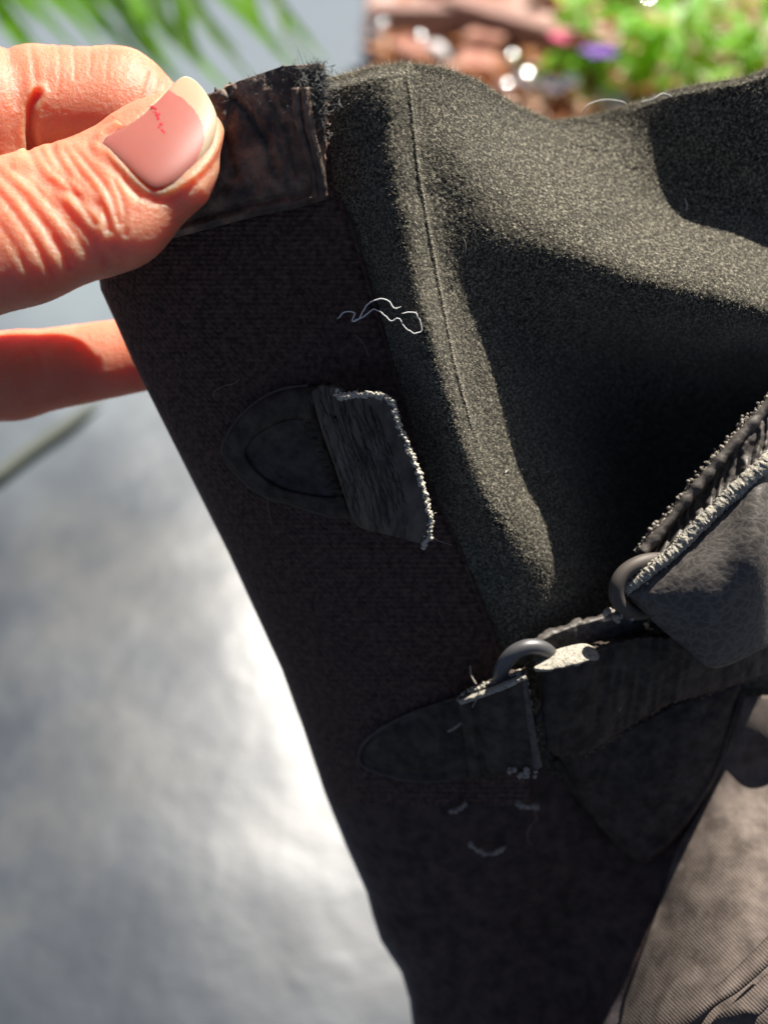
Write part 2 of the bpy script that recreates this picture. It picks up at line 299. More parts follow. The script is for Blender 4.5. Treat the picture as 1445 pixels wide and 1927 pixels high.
# elastic panel: wraps from the seam round the silhouette to the back
nu, nv = 300, 560
th = np.radians(np.linspace(0, 118, nu)); t = np.linspace(0, 1, nv)[:, None]
y0 = 125 + t * 1390
L, G = Lx(y0), Gx(y0); sx = np.where(th < np.pi / 2, np.sin(th), np.sin(th)); X = G - (G - L) * np.abs(sx) ** (1 / 1.3)
Y = Te(X) + 9 + t * (1515 - Te(X) - 9); L2, G2 = Lx(Y), Gx(Y)
s26 = np.clip(np.abs(sx) ** (1 / 1.3), 0, 1); front = np.sqrt(np.clip(1 - s26**2.6, 0, 1)) * np.sign(np.cos(th)); X = G2 - (G2 - L2) * s26
D = base(Y) + RDf(Y) * (1 - front)
arc = np.cumsum(np.hypot(np.diff(X, axis=1, prepend=X[:, :1]), np.diff(D, axis=1, prepend=D[:, :1]) / .1), axis=1); row = np.floor(Y / 9.2)
weave = np.abs(np.sin(np.pi * (arc / 11.5 + .5 * (row % 2)))) * np.abs(np.sin(np.pi * Y / 9.2)) ** .7
D = D - .55 * weave * np.clip(front, 0, 1) ** .5 - .35 * noise(X / 60, Y / 60) - .15 * noise(X / 14, Y / 14, seed=2)
sheet('elastic_panel', X[:, ::-1], Y[:, ::-1], D[:, ::-1], M['elastic'], BOOT, 1.0)
# suede shaft
nu, nv = 440, 560
s = np.linspace(0, 1, nu)[None] ** 1.12; t = np.linspace(0, 1, nv)[:, None] ** 1.05
y0 = 125 + t * 1390; X = Gx(y0) - 6 + s * (1600 - Gx(y0) + 6); Y = Ts(X) + t * (1500 - Ts(X)); D = SUEDE(X, Y); kk = np.exp(-.5 * (np.arange(-30, 31) / 10.0) ** 2); kk /= kk.sum(); Dp = np.vstack([2 * D[:1] - D[30:0:-1], D, 2 * D[-1:] - D[-2:-32:-1]]); D = sum(w_ * Dp[i:i + len(D)] for i, w_ in enumerate(kk)); Dl = D.copy()
for _ in range(7): Dp = np.vstack([2 * Dl[:1] - Dl[30:0:-1], Dl, 2 * Dl[-1:] - Dl[-2:-32:-1]]); Dl = sum(w_ * Dp[i:i + len(Dl)] for i, w_ in enumerate(kk))
mk = (1 - sstep(170, 270, X - Gx(Y))) * sstep(200, 330, Y); D = D * (1 - mk) + Dl * mk
edge = sstep(40, 0, Y - Ts(X)); D0 = D.copy()
ridge = np.array([(763, 100), (765, 124), (775, 200), (790, 330), (815, 470), (835, 580), (860, 700), (890, 805), (918, 880)])
D = D + 3.2 * sstep(24, 0, Y - Ts(X)) * sstep(800, 740, X) + 1.6 * sstep(14, 0, Y - Ts(X)) * sstep(1150, 1230, X)
rd = dist_poly(X, Y, ridge); D = D - .45 * np.exp(-(rd / 4) ** 2) * sstep(900, 780, Y)
D = D - .12 * noise(X / 7, Y / 7, seed=5) - .20 * noise(X / 3.6, Y / 3.6, seed=6) - .35 * noise(X / 60, Y / 90, seed=8)
suede = sheet('suede_shaft', X, Y, D, M['suede'], BOOT, 1.6)
rg = spline(ridge[1:], 150); gi = [np.unravel_index(np.argmin((X - a) ** 2 + (Y - b) ** 2), X.shape) for a, b in rg]; gd = np.array([D[q] for q in gi]); gd = np.convolve(np.pad(gd, 4, mode='edge'), np.ones(9) / 9, 'valid'); q = np.arange(150)
ps = [lump(W(rg[k_, 0] + RNG.normal(0, 1.3), rg[k_, 1] + RNG.uniform(-3, 3), gd[k_] - RNG.uniform(0, .3)), RNG.uniform(.00004, .00013), i) for i, k_ in enumerate(RNG.integers(0, 150, 1500)) if RNG.random() < sstep(150, 90, k_) + .15]
tag(obj('seam_ridge', *merge(ps), M['nap'], suede), kind='stuff')
# raised nap on the suede
P = W(X, Y, D); N = np.cross(np.gradient(P, axis=0), np.gradient(P, axis=1)); N /= np.linalg.norm(N, axis=2)[..., None] + 1e-12
N *= np.sign((N * (CAMP - P)).sum(-1))[..., None]
def fibres(P, N, iu, iv, lo, hi, wd, lean=(0, 0, 0), spread=.8):
    n = len(iu); p = P[iv, iu]; q = N[iv, iu]; j = (np.roll(P, -1, 1)[iv, iu] - p) * RNG.uniform(-.5, .5, (n, 1)) + (np.roll(P, -1, 0)[iv, iu] - p) * RNG.uniform(-.5, .5, (n, 1))
    p = p + np.clip(j, -.0004, .0004); dr = q + RNG.normal(0, spread, (n, 3)) + np.array(lean); dr /= np.linalg.norm(dr, axis=1)[:, None]
    ln = RNG.uniform(lo, hi, (n, 1)) * 1e-3; sd = np.cross(dr, RNG.normal(0, 1, (n, 3))); sd /= np.linalg.norm(sd, axis=1)[:, None] + 1e-9; sd *= RNG.uniform(.6, 1.3, (n, 1)) * wd * 1e-3
    bend = RNG.normal(0, .25, (n, 3)) * ln; m = p + dr * ln * .55 + bend; tip = p + dr * ln + bend * 1.8
    V = np.stack([p - sd, p + sd, m + sd * .8, m - sd * .8, tip + sd * .35, tip - sd * .35], 1).reshape(-1, 3); i = np.arange(n)[:, None] * 6
    return V, [np.vstack([i + np.array([0, 1, 2, 3]), i + np.array([3, 2, 4, 5])])]
n = 240000; iu = RNG.integers(0, nu - 1, n); iv = RNG.integers(0, nv - 1, n); ok = (X[iv, iu] < 1470) & (Y[iv, iu] < 1250) & (RNG.random(n) < .35 + .9 * (noise(X[iv, iu] / 30, Y[iv, iu] / 30, seed=9) + .5)); iu, iv = iu[ok], iv[ok]
V, F = fibres(P, N, iu, iv, .10, .32, .030); o = obj('nap', V, F, M['nap'], suede); tag(o, kind='stuff')
# pale grains of dust caught in the nap
n = 15000; iu = RNG.integers(0, nu - 1, n); iv = RNG.integers(0, nv - 1, n); ok = (X[iv, iu] < 1470) & (Y[iv, iu] < 1250); iu, iv = iu[ok], iv[ok]; n = len(iu)
oc = np.array([(1, 0, 0), (-1, 0, 0), (0, 1, 0), (0, -1, 0), (0, 0, 1), (0, 0, -1)], float); of = np.array([(0, 2, 4), (2, 1, 4), (1, 3, 4), (3, 0, 4), (2, 0, 5), (1, 2, 5), (3, 1, 5), (0, 3, 5)])
ce = P[iv, iu] + N[iv, iu] * RNG.uniform(.0001, .0004, (n, 1)) + RNG.normal(0, .00015, (n, 3)); V = (ce[:, None] + oc[None] * RNG.uniform(.00004, .00011, (n, 1, 1)) * RNG.uniform(.6, 1.5, (n, 6, 1))).reshape(-1, 3)
o = obj('dust_grains', V, [(of[None] + 6 * np.arange(n)[:, None, None]).reshape(-1, 3)], M['lint'], suede, smooth=False); tag(o, kind='stuff')
# fuzz on the rim
n = 5000; iu = RNG.integers(0, nu - 20, n); iv = RNG.integers(0, 5, n); V, F = fibres(P, N, iu, iv, .4, 1.1, .025, (0, .2, .9), .6); o = obj('rim_fuzz', V, F, M['nap'], suede); tag(o, kind='stuff')
# lower shaft: same twill, its shade put into a darker colour
nu, nv = 240, 170
u = np.linspace(0, 1, nu)[None]; Y = (1380 + np.linspace(0, 1, nv) ** 1.1 * 920)[:, None]; L = Lx(Y) + 0 * u; X = L + (1600 - L) * u**1.9; D = d_lower(X, Y) + 1.6 + .5 * noise(X / 45, Y / 45, seed=12)
back = np.linspace(0, 1, 30)[None, 1:]; Xb = Lx(Y) + 260 * back**1.8; Db = base(Y) + 24 + 24 * np.sqrt(1 - (1 - back) ** 2.4) + 1.6
sheet('lower_shaft', np.hstack([Xb[:, ::-1], X]), np.hstack([Y + 0 * Xb, Y + 0 * X]), np.hstack([Db[:, ::-1], D]), M['lower'], BOOT, 1.2)
# paler twill overlay on the instep side, sunlit area put into its colour
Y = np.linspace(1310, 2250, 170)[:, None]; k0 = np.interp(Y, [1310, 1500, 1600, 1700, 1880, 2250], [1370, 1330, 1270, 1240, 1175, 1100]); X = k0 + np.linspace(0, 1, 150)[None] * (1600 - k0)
sheet('sunlit_twill', X, Y, d_lower(X, Y) + .9 + .4 * noise(X / 45, Y / 45, seed=12) - .25 * noise(X / 70 + Y / 200, Y / 90, seed=13), M['canvas'], BOOT, .8)
# stitched seam between elastic and suede
y = np.linspace(380, 1240, 120); x = Gx(y) + 3; o = obj('seam_cord', *tube_geo(W(x + 2 * noise(y / 12, 0 * y), y, d_elastic(x - 4, y) + .6), .0007), M['elastic'], BOOT)

# worn leather binding at the top edge
nu, nv = 170, 150
s = np.linspace(0, 1, nu)[None]; t = np.linspace(0, 1, nv)[:, None]
X = 200 + s * 412; low = np.interp(X, [200, 340, 470, 560, 612], [470, 445, 410, 392, 376]); Y = Te(X) - 3 + t * (low - Te(X) + 3)
D = d_elastic(X, Y) - 1.5 - .5 * np.sin(np.pi * t)
wr = np.exp(-(dist_poly(X, Y, [(430, 170), (470, 215), (500, 260), (520, 330)]) / 7) ** 2) + .8 * np.exp(-(dist_poly(X, Y, [(440, 190), (425, 260), (440, 330)]) / 8) ** 2) + .8 * np.exp(-(dist_poly(X, Y, [(505, 180), (545, 250), (560, 330)]) / 6) ** 2)
D = D + .9 * wr - .9 * noise(X / 32, Y / 22, seed=21) - .35 * noise(X / 7, Y / 12, seed=22) - .7 * np.exp(-((Y - low + 12) / 7) ** 2) + .5 * np.exp(-((Y - low + 26) / 5) ** 2)
bind = sheet('top_binding', X, Y, D, M['binding'], BOOT, 1.0)
V = W(X, Y, D); X = X + 0 * Y
for q, (xa, xb) in enumerate(((556, 596), (574, 609))):
    c = spline([(xa, 165, 187.6 - q * .6), (xa + 10, 240, 189.5 - q * .6), (xb - 6, 320, 191.5 - q * .6), (xb, 372, 193.5 - q * .5)], 40)
    c[:, 0] += 3 * noise(c[:, 1] / 14, 0 * c[:, 1], seed=q); o = obj('binding_fold', *tube_geo(W(c[:, 0], c[:, 1], c[:, 2]), .00085 + .0002 * noise(c[:, 1] / 9, 0 * c[:, 1], seed=4 + q)), M['binding'], bind)
N = np.cross(np.gradient(V, axis=0), np.gradient(V, axis=1)); N /= np.linalg.norm(N, axis=2)[..., None]; N *= np.sign((N * (CAMP - V)).sum(-1))[..., None]
n = 900; iu = np.clip((RNG.beta(4.5, 1.6, n) * nu).astype(int), 60, nu - 2); iv = np.clip((np.abs(RNG.normal(0, .10, n)) * nv).astype(int) + RNG.integers(0, 3, n), 0, nv - 2)
a = fibres(V, N, iu, iv, .3, 1.3, .022, (.1, -.1, .25), 1.0)
n = 1800; iu = np.clip((RNG.normal(.955, .03, n) * nu).astype(int), 0, nu - 2); iv = np.clip((np.abs(RNG.normal(0, .3, n)) * nv).astype(int), 0, int(nv * .55))
b_ = fibres(V, N, iu, iv, .4, 1.7, .025, (.2, 0, 0), .9)
o = obj('frayed_fibres', *merge([a, b_]), M['fray'], bind); tag(o, kind='stuff')

tg = []
for i in range(55):
    x0, y0 = RNG.normal(594, 20), 132 + abs(RNG.normal(0, 55)); x0 = min(x0, 622); dd = float(d_elastic(min(x0, 610), y0)) - 3.2 - RNG.uniform(0, 2); v = RNG.normal(0, 8, (4, 2)); c = np.cumsum(np.vstack([(x0, y0), v]), 0); c[:, 1] = np.maximum(c[:, 1], np.interp(c[:, 0], [480, 560, 620], [138, 108, 116])); tg.append(tube_geo(W(*spline(np.c_[c, dd + RNG.normal(0, .8, 5)], 16).T), .00004 + .00004 * RNG.random(), 4))
tag(obj('frayed_fibres', *merge(tg), M['fray'], bind), kind='stuff')
# ------------------------------------------------------------------ pull tab: teardrop patch and torn strip
out = spline([(604, 724), (535, 732), (488, 753), (445, 793), (420, 840), (430, 872), (463, 908), (502, 935), (553, 950), (603, 966), (662, 981)], 90)
inn = spline([(578, 792), (548, 790), (512, 802), (478, 824), (462, 852), (474, 876), (496, 898), (531, 919), (575, 930), (610, 934), (646, 934)], 90)
prof = [(0, .2), (.03, -1.9), (.1, -3.1), (.3, -3.3), (.6, -3.1), (.85, -3.4), (.96, -3.0), (1, -1.7)]
PXY = np.stack([out * (1 - a) + inn * a for a, _ in prof], 1); off = np.array([b for _, b in prof])[None]; X, Y = PXY[..., 0], PXY[..., 1]
D = d_elastic(X, Y) + off - .25 * noise(X / 9, Y / 9, seed=31); patch = sheet('teardrop_patch', X[:, ::-1], Y[:, ::-1], D[:, ::-1], M['leather'], BOOT)
a = np.linspace(0, 1, 40)[None, :, None]; rl = np.linspace(0, 1, 90)[:, None] * (np.array([(650, 940)]) - (582, 786)) + (582, 786); Q = inn[:, None] * (1 - a) + rl[:, None] * a; X, Y = Q[..., 0], Q[..., 1]
dq = np.minimum(dist_poly(X, Y, inn), 60) / 60; D = d_elastic(X, Y) - 2.2 + 1.1 * sstep(0, .6, dq) + .15 * noise(X / 10, Y / 10, seed=33); sheet('patch_hollow', X, Y, D, M['hollow'], patch)
pe_ = out[4:86]; pk = np.arange(len(pe_)); obj('patch_edge', *tube_geo(W(pe_[:, 0], pe_[:, 1], d_elastic(pe_[:, 0], pe_[:, 1]) - 1.7 - .2 * noise(pk / 4, 0 * pk)), .00032 + .0002 * noise(pk / 3, 0 * pk, seed=2), 8), M['rim'], patch)
bt = spline([(586, 742), (602, 800), (632, 890), (664, 982)], 60); bb = spline([(568, 788), (588, 838), (612, 890), (640, 938)], 60); q = np.linspace(0, 1, 16)[:, None, None]; Q = bt[None] * (1 - q) + bb[None] * q; X, Y = Q[..., 0], Q[..., 1]
D = d_elastic(X, Y) - 2.4 - 1.1 * np.sin(np.pi * q[..., 0]) ** .6 - .3 * noise(X / 9, Y / 9, seed=34); sheet('patch_bar', X, Y, D, M['leather'], patch)
for i in range(11):
    f = i / 10; x, y = 580 + 58 * f, 798 + 138 * f; dd = d_elastic(x, y) - 3.4
    c = np.array([(x - 5, y + 3, dd + .5), (x, y, dd - .3), (x + 6, y - 2, dd + .5)]); obj('stitch', *tube_geo(W(*spline(c, 6).T), .00038, 6), M['leather'], patch)
top = spline([(586, 738), (604, 726), (628, 733), (640, 747), (680, 744), (712, 745), (736, 757)], 90)
bot = spline([(662, 980), (680, 994), (715, 1003), (750, 1012), (780, 1020), (797, 1026)], 90)
rt = spline([(736, 757), (745, 790), (765, 840), (785, 890), (800, 940), (809, 980), (806, 1002), (797, 1026)], 80)
lf = spline([(586, 738), (602, 800), (630, 880), (650, 940), (662, 980)], 80)
a = np.linspace(0, 1, 90)[None, :, None]; q = np.linspace(0, 1, 80)[:, None, None]   # Coons patch
C = (1 - q) * top[None] + q * bot[None] + (1 - a) * lf[:, None] + a * rt[:, None] - ((1 - a) * (1 - q) * top[0] + a * (1 - q) * top[-1] + (1 - a) * q * bot[0] + a * q * bot[-1])
X, Y = C[..., 0], C[..., 1]; al = a[..., 0] + 0 * X; qq = q[..., 0]
cr = np.zeros_like(X)
for i in range(64):
    a0 = RNG.uniform(.04, .75); q0, q1 = sorted(RNG.uniform(0, 1, 2)); wgl = a0 + .05 * noise(qq * 7, i + 0 * qq, seed=40) + .03 * noise(qq * 25, i + 0 * qq, seed=41)
    cr = np.maximum(cr, np.exp(-((al - wgl) / .0065) ** 2) * sstep(q0 - .06, q0, qq) * sstep(q1 + .06, q1, qq) * RNG.uniform(.4, 1))
fine = noise(al * 60 + qq * 22, qq * 26 - al * 10, seed=44) * sstep(.35, .8, al)
hgt = 3.8 * qq * sstep(.1, .9, al) + 2.2 + 4.3 * np.sin(np.clip(al * 1.25, 0, 1) * np.pi / 2) ** .8 + .6 * sstep(.5, 1, al)
D = d_elastic(np.minimum(X, Gx(Y) - 5), Y) * .35 + (197 + 14 * (Y - 730) / 300 + 2) * .65 - hgt + .85 * cr + .4 * fine - .35 * noise(al * 5, qq * 3, seed=45) + 1.2 * sstep(.9, 1, qq)
tab = sheet('torn_tab', X, Y, D, M['tab'], BOOT, 1.7); TABD = D
ed = np.vstack([np.c_[C[0, 30:], D[0, 30:]], np.c_[C[1:, -1], D[1:, -1]]])
parts = []
for i in range(1100):
    j = RNG.integers(0, len(ed)); e = ed[j]; off = RNG.normal(0, 2.2, 2); parts.append(lump(W(e[0] + off[0] + 1, e[1] + off[1] - 1, e[2] + RNG.uniform(-.2, 1.6)), RNG.uniform(.00018, .0005), i))
o = obj('torn_edge', *merge(parts), M['crumb'], tab); tag(o, kind='stuff')
parts = []
for i in range(24):
    j = RNG.integers(0, len(ed)); e = ed[j]; v = RNG.normal(0, 6, 2) + (2, -1); c = spline([(e[0], e[1], e[2] + .5), (e[0] + v[0] * .5, e[1] + v[1] * .5, e[2] - .3), (e[0] + v[0], e[1] + v[1] + 2, e[2] + RNG.uniform(-.6, .6))], 6); parts.append(tube_geo(W(*c.T), .00005, 4))
o = obj('edge_fuzz', *merge(parts), M['edge'], tab); tag(o, kind='stuff')

# ------------------------------------------------------------------ straps and rings
def ruled(name, top, bot, mt, parent, thick, n=90, mm=30, bulge=0., extra=None, lab=None):
    T, B = spline(top, n), spline(bot, n); s = np.linspace(0, 1, mm)[:, None, None]; C = T[None] * (1 - s) + B[None] * s
    X, Y, D = C[..., 0], C[..., 1], C[..., 2].copy(); ss = s[..., 0] + 0 * X; D -= bulge * np.sin(np.pi * ss) ** .8
    if extra: D += extra(X, Y, ss, np.linspace(0, 1, n)[None] + 0 * X)
    o = sheet(name, X, Y, D, mt, parent, thick)
    if lab: o['label'] = lab
    return o
def lumps_along(name, pts, k, r0, r1, sp_, mt, parent, dz=(0, .6)):
    P = spline(pts, 200); ps = [lump(W(e[0] + RNG.normal(0, sp_), e[1] + RNG.normal(0, sp_), e[2] + RNG.uniform(*dz)), RNG.uniform(r0, r1) * 1e-3, i) for i, e in enumerate(P[RNG.integers(0, 200, k)])]
    o = obj(name, *merge(ps), mt, parent); return tag(o, kind='stuff')
# lower strap: teardrop anchor
def anc(p): return [(x, y, float(d_elastic(x, y)) + z) for x, y, z in p]
anchor = ruled('strap_anchor', anc([(674, 1418, -.3), (707, 1378, -1.6), (780, 1340, -2), (868, 1311, -2), (900, 1300, -2)]), anc([(674, 1420, -.3), (692, 1446, -1.6), (780, 1470, -2), (866, 1466, -2), (900, 1462, -2)]), M['leather'], BOOT, 1.2, bulge=.5,
    extra=lambda X, Y, s, t: -.3 * noise(X / 14, Y / 14, seed=51) + .5 * np.exp(-((s - .12) / .03) ** 2) + .5 * np.exp(-((s - .88) / .03) ** 2))
ae = spline([(868, 1311, 0), (780, 1340, 0), (707, 1378, 0), (676, 1416, 0), (692, 1446, 0), (780, 1470, 0), (866, 1466, 0)], 110); pk = np.arange(110); obj('anchor_edge', *tube_geo(W(ae[:, 0], ae[:, 1], d_elastic(ae[:, 0], ae[:, 1]) - 1.7), .0003 + .0002 * noise(pk / 3, 0 * pk, seed=5), 8), M['rim'], anchor)
loop = ruled('strap_loop', [(862, 1314, 219.5), (905, 1297, 216.5), (945, 1281, 214), (986, 1268, 212.5)], [(884, 1466, 228), (925, 1462, 224.5), (965, 1455, 222), (1012, 1446, 219)], M['leather'], BOOT, 3.0, n=40, mm=40,
    extra=lambda X, Y, s, t: -.25 * noise(X / 12, Y / 12, seed=52) + 1.2 * np.exp(-((t - .22) / .05) ** 2))
ruled('raw_edge', [(860, 1313, 222.5), (890, 1293, 220.8), (925, 1277, 219), (978, 1258, 216)], [(862, 1321, 218.6), (905, 1307, 215.3), (945, 1292, 212.8), (989, 1272, 211.4)], M['edge'], loop, .8, n=60, mm=16, bulge=.3, extra=lambda X, Y, s, t: -.6 * noise(X / 6, Y / 6, seed=63))
lumps_along('loop_edge', [(864, 1312, 220), (905, 1294, 217), (945, 1278, 214.5), (984, 1266, 213)], 160, .2, .55, 2.5, M['edge'], loop, (0, 2.4))
ruled('loop_end', [(976, 1270, 213.4), (982, 1268, 212.8), (989, 1268, 213)], [(1002, 1449, 219.8), (1010, 1447, 219.2), (1020, 1444, 219.6)], M['strap'], loop, 1.2, n=12, mm=70, extra=lambda X, Y, s, t: -.5 * np.sin(np.pi * t) - .25 * noise(X / 5, Y / 5, seed=62))
lumps_along('loop_edge', [(986, 1270, 213), (996, 1330, 215.5), (1006, 1390, 217.8), (1013, 1444, 219.5)], 160, .15, .42, 2.5, M['lint'], loop, (.2, 2.6))
lumps_along('loop_edge', [(962, 1452, 221), (985, 1455, 220), (1012, 1448, 219)], 26, .3, .65, 4, M['lint'], loop, (-.5, 1))
ring1 = spline([(948, 1305, 221), (940, 1284, 217.5), (946, 1255, 214), (964, 1231, 212.3), (990, 1218, 212), (1016, 1219, 212.8), (1035, 1232, 214.5), (1042, 1256, 218), (1036, 1300, 221), (1010, 1350, 223), (965, 1350, 224), (948, 1305, 221)], 80)
obj('steel_ring', *tube_geo(W(*ring1.T), .00155, 16), M['metal'], BOOT)
low = ruled('harness_strap', [(1006, 1250, 214.5), (1060, 1236, 213), (1120, 1222, 214), (1200, 1200, 217), (1336, 1200, 221.5), (1445, 1165, 233), (1540, 1140, 256)], [(1030, 1414, 220), (1065, 1421, 220.5), (1105, 1416, 221), (1175, 1373, 223), (1253, 1328, 225), (1364, 1295, 231), (1445, 1267, 239), (1540, 1240, 262)], M['leather'], BOOT, 2.6, n=150, mm=40, bulge=.8,
    extra=lambda X, Y, s, t: 1.3 * noise(X / 9 + Y / 60, Y / 80, seed=53) * sstep(1090, 1140, X) - .3 * noise(X / 9, Y / 9, seed=54) - 2.0 * sstep(1060, 1010, X) * 0 + 2.2 * sstep(1030, 1003, X))
ruled('raw_edge', [(1012, 1239, 214.5), (1050, 1221, 214), (1096, 1211, 214.5), (1120, 1219, 215)], [(1004, 1258, 211.6), (1034, 1261, 210.6), (1088, 1249, 210.6), (1127, 1235, 211.8)], M['edge'], low, 1.0, n=50, mm=14, bulge=.5, extra=lambda X, Y, s, t: -.3 * noise(X / 7, Y / 7, seed=61))
lumps_along('strap_edge', [(1040, 1420, 220.5), (1105, 1417, 221), (1175, 1374, 223), (1253, 1329, 225), (1364, 1296, 231), (1445, 1268, 239)], 150, .12, .3, 2, M['hair'], low, (0, 1))
ruled('under_strap', [(1010, 1208, 216), (1070, 1182, 217), (1140, 1160, 218), (1250, 1110, 222)], [(1010, 1250, 218), (1070, 1235, 219), (1140, 1215, 220), (1250, 1180, 224)], M['strap'], BOOT, 2.0, extra=lambda X, Y, s, t: -.6 * noise(X / 10, Y / 10, seed=55))
# upper strap with an open double edge
ruled('upper_strap_lining', [(1204, 1034, 214.5), (1270, 955, 214), (1350, 858, 213), (1445, 750, 213), (1540, 650, 226)], [(1196, 1090, 214), (1275, 1010, 213.5), (1360, 930, 212), (1450, 850, 211), (1550, 760, 224)], M['strap'], BOOT, 1.6, n=220, mm=34,
    extra=lambda X, Y, s, t: 1.3 * np.sin(np.pi * np.clip((s - .15) / .85, 0, 1)) ** .7 - 1.5 * sstep(.2, .4, s) * np.abs(np.sin(np.pi * (t * 17 + s * .9 + 1.3 * noise(t * 12, s * 2, seed=57)))) ** .8 * (.6 + noise(t * 14, s * 3, seed=59)) - .5 * noise(X / 9, Y / 9, seed=56))
le = spline([(1204, 1036, 214), (1270, 957, 213.4), (1350, 860, 212.6), (1450, 747, 212.6)], 120); ln_ = np.arange(120)
obj('lining_fold', *tube_geo(W(le[:, 0] + 6 + 2 * noise(ln_ / 6, 0 * ln_), le[:, 1] + 4, le[:, 2]), .0011 + .0004 * noise(ln_ / 5, 0 * ln_, seed=2), 10), M['strap'], BOOT)
lumps_along('upper_lining_edge', [(1206, 1032, 214.4), (1270, 955, 213.8), (1350, 858, 213), (1450, 745, 213.2)], 520, .15, .42, 5, M['lint'], BOOT, (0, 1.6))
ust = ruled('upper_strap', [(1172, 1114, 211.5), (1215, 1082, 210), (1275, 1032, 209), (1360, 947, 208), (1440, 873, 207.5), (1490, 830, 224), (1530, 795, 250)], [(1186, 1128, 211.2), (1235, 1176, 210.5), (1290, 1222, 210), (1345, 1258, 211), (1440, 1219, 217), (1472, 1205, 233), (1505, 1190, 252), (1535, 1178, 266)], M['strap'], BOOT, 2.4, n=140, mm=60,
    extra=lambda X, Y, s, t: -(.6 + 9.6 * t) * (np.sin(np.pi / 2 * np.clip(s / .5, 0, 1)) - 1.25 * np.clip((s - .5) / .5, 0, 1) ** 1.6) - .2 * noise(X / 40, Y / 30, seed=57) - .06 * noise(X / 5, Y / 5, seed=58))
pip = spline([(1174, 1112, 210.6), (1215, 1080, 209.2), (1275, 1030, 208.2), (1360, 945, 207.2), (1448, 863, 206.8), (1520, 796, 214)], 520); pp = np.arange(520)
tv, tf = tube_geo(W(pip[:, 0] + 3 * noise(pp / 30, 0 * pp), pip[:, 1], pip[:, 2]), .0011 + .0006 * pp / 520, 16)
tv = tv + .0005 * np.stack([noise(*(tv * 2600 + q * 37).T) for q in range(3)], 1) + .0003 * np.stack([noise(*(tv * 700 + q * 91).T) for q in range(3)], 1); obj('raw_edge', tv, tf, M['edge'], ust)
lumps_along('raw_edge_crumbs', pip[:460], 900, .12, .34, 6, M['edge'], ust, (-.6, .6))
ring2 = spline([(1262, 1056, 214), (1232, 1054, 211.5), (1202, 1060, 210), (1174, 1078, 209.5), (1160, 1104, 209.5), (1163, 1131, 210.5), (1183, 1150, 212.5), (1215, 1150, 216), (1255, 1120, 218), (1275, 1084, 217), (1262, 1056, 214)], 70)
obj('steel_ring', *tube_geo(W(*ring2.T), .0015, 14), M['metal_brown'], BOOT)
# pointed leather patch below the strap
def ho(p): return [(x, y, float(d_lower(x, y)) + z) for x, y, z in p]
ruled('pointed_patch', ho([(1040, 1400, -2), (1140, 1390, -2.5), (1260, 1330, -3), (1392, 1285, -3)]), ho([(1052, 1430, -1), (1105, 1525, -1), (1160, 1592, -1), (1205, 1622, -1), (1238, 1612, -1), (1300, 1540, -1), (1352, 1450, -1), (1392, 1300, -1)]), M['leather'], BOOT, 1.4, n=110, mm=40, bulge=.8,
    extra=lambda X, Y, s, t: -.4 * noise(X / 18, Y / 18, seed=60) - .9 * np.exp(-((s - .95) / .04) ** 2))
# woven bands at the ankle
ruled('ankle_band', [(1215, 1965, 214), (1290, 1905, 211), (1370, 1835, 210), (1470, 1735, 212)], [(1290, 1985, 211), (1335, 1905, 207.5), (1395, 1862, 207), (1470, 1795, 209)], M['canvas'], BOOT, 1.5, n=60, mm=20, bulge=1.2)
ruled('ankle_band', [(1300, 1990, 210), (1345, 1915, 205), (1400, 1872, 204), (1475, 1800, 206)], [(1400, 2010, 206), (1420, 1925, 201.5), (1440, 1900, 201), (1500, 1830, 203)], M['canvas'], BOOT, 1.5, n=60, mm=20, bulge=1.2)

# ------------------------------------------------------------------ lint, threads and hairs lying on the boot
def strand(name, pts, r, mt, label, cat, group=None, n=80, jit=0, seed=0):
    c = spline(pts, n); i = np.arange(n); c[:, 0] += jit * noise(i / 4, 0 * i, seed=seed); c[:, 1] += jit * noise(i / 4, 0 * i + 9, seed=seed)
    rr = r * 1e-3 * (1 + (1.1 * noise(i / 2.5, 0 * i + 4, seed=seed) if name == 'lint_scrap' else 0)) * np.clip(np.minimum(i + 2, n + 1 - i) / 7, .3, 1); o = obj(name, *tube_geo(W(*c.T), rr, 6), mt); return tag(o, label, cat, group)
def onE(p, lift): return [(x, y, float(d_elastic(min(x, float(Gx(y)) - 2), y)) - lift) for x, y in p]
def onS(p, lift): return [(x, y, float(SUEDE(x, y)) - lift) for x, y in p]
z0 = 196.5
strand('lint_thread', [(634, 601, 196.5), (648, 588, 196), (668, 590, 195.6), (662, 604, 195.4), (676, 598, 195), (690, 575, 194), (712, 563, 193), (730, 566, 192.6), (742, 580, 192.5), (755, 576, 192.3)], .115, M['thread'], 'white curly lint thread with a hooked end lying across the suede seam', 'thread', 'white lint threads on the seam', 110, 2, 1)
strand('lint_thread', [(664, 604, 195.3), (690, 592, 194.6), (705, 582, 194), (720, 590, 193.5), (736, 604, 193.2), (750, 600, 193), (764, 618, 193), (780, 627, 193.2), (794, 622, 193.3), (790, 605, 193), (782, 590, 192.8), (768, 588, 192.6), (755, 590, 192.4)], .10, M['thread'], 'white looped lint thread below the hooked one, ending in a loop over the seam', 'thread', 'white lint threads on the seam', 120, 2, 2)
strand('loose_hair', onE([(668, 630), (685, 648), (694, 672)], 1.0), .05, M['lint'], 'short pale hair curving just below the white lint thread', 'hair', 'hairs on the boot')
strand('loose_hair', onE([(503, 936), (506, 960), (511, 990)], 1.2), .11, M['hair'], 'stiff brown hair hanging from the lower rim of the teardrop patch', 'hair', 'hairs on the boot')
strand('loose_hair', onE([(402, 750), (404, 736), (424, 726), (440, 722), (452, 712)], .8), .045, M['lint'], 'kinked faint hair on the woven elastic above the teardrop patch', 'hair', 'hairs on the boot')
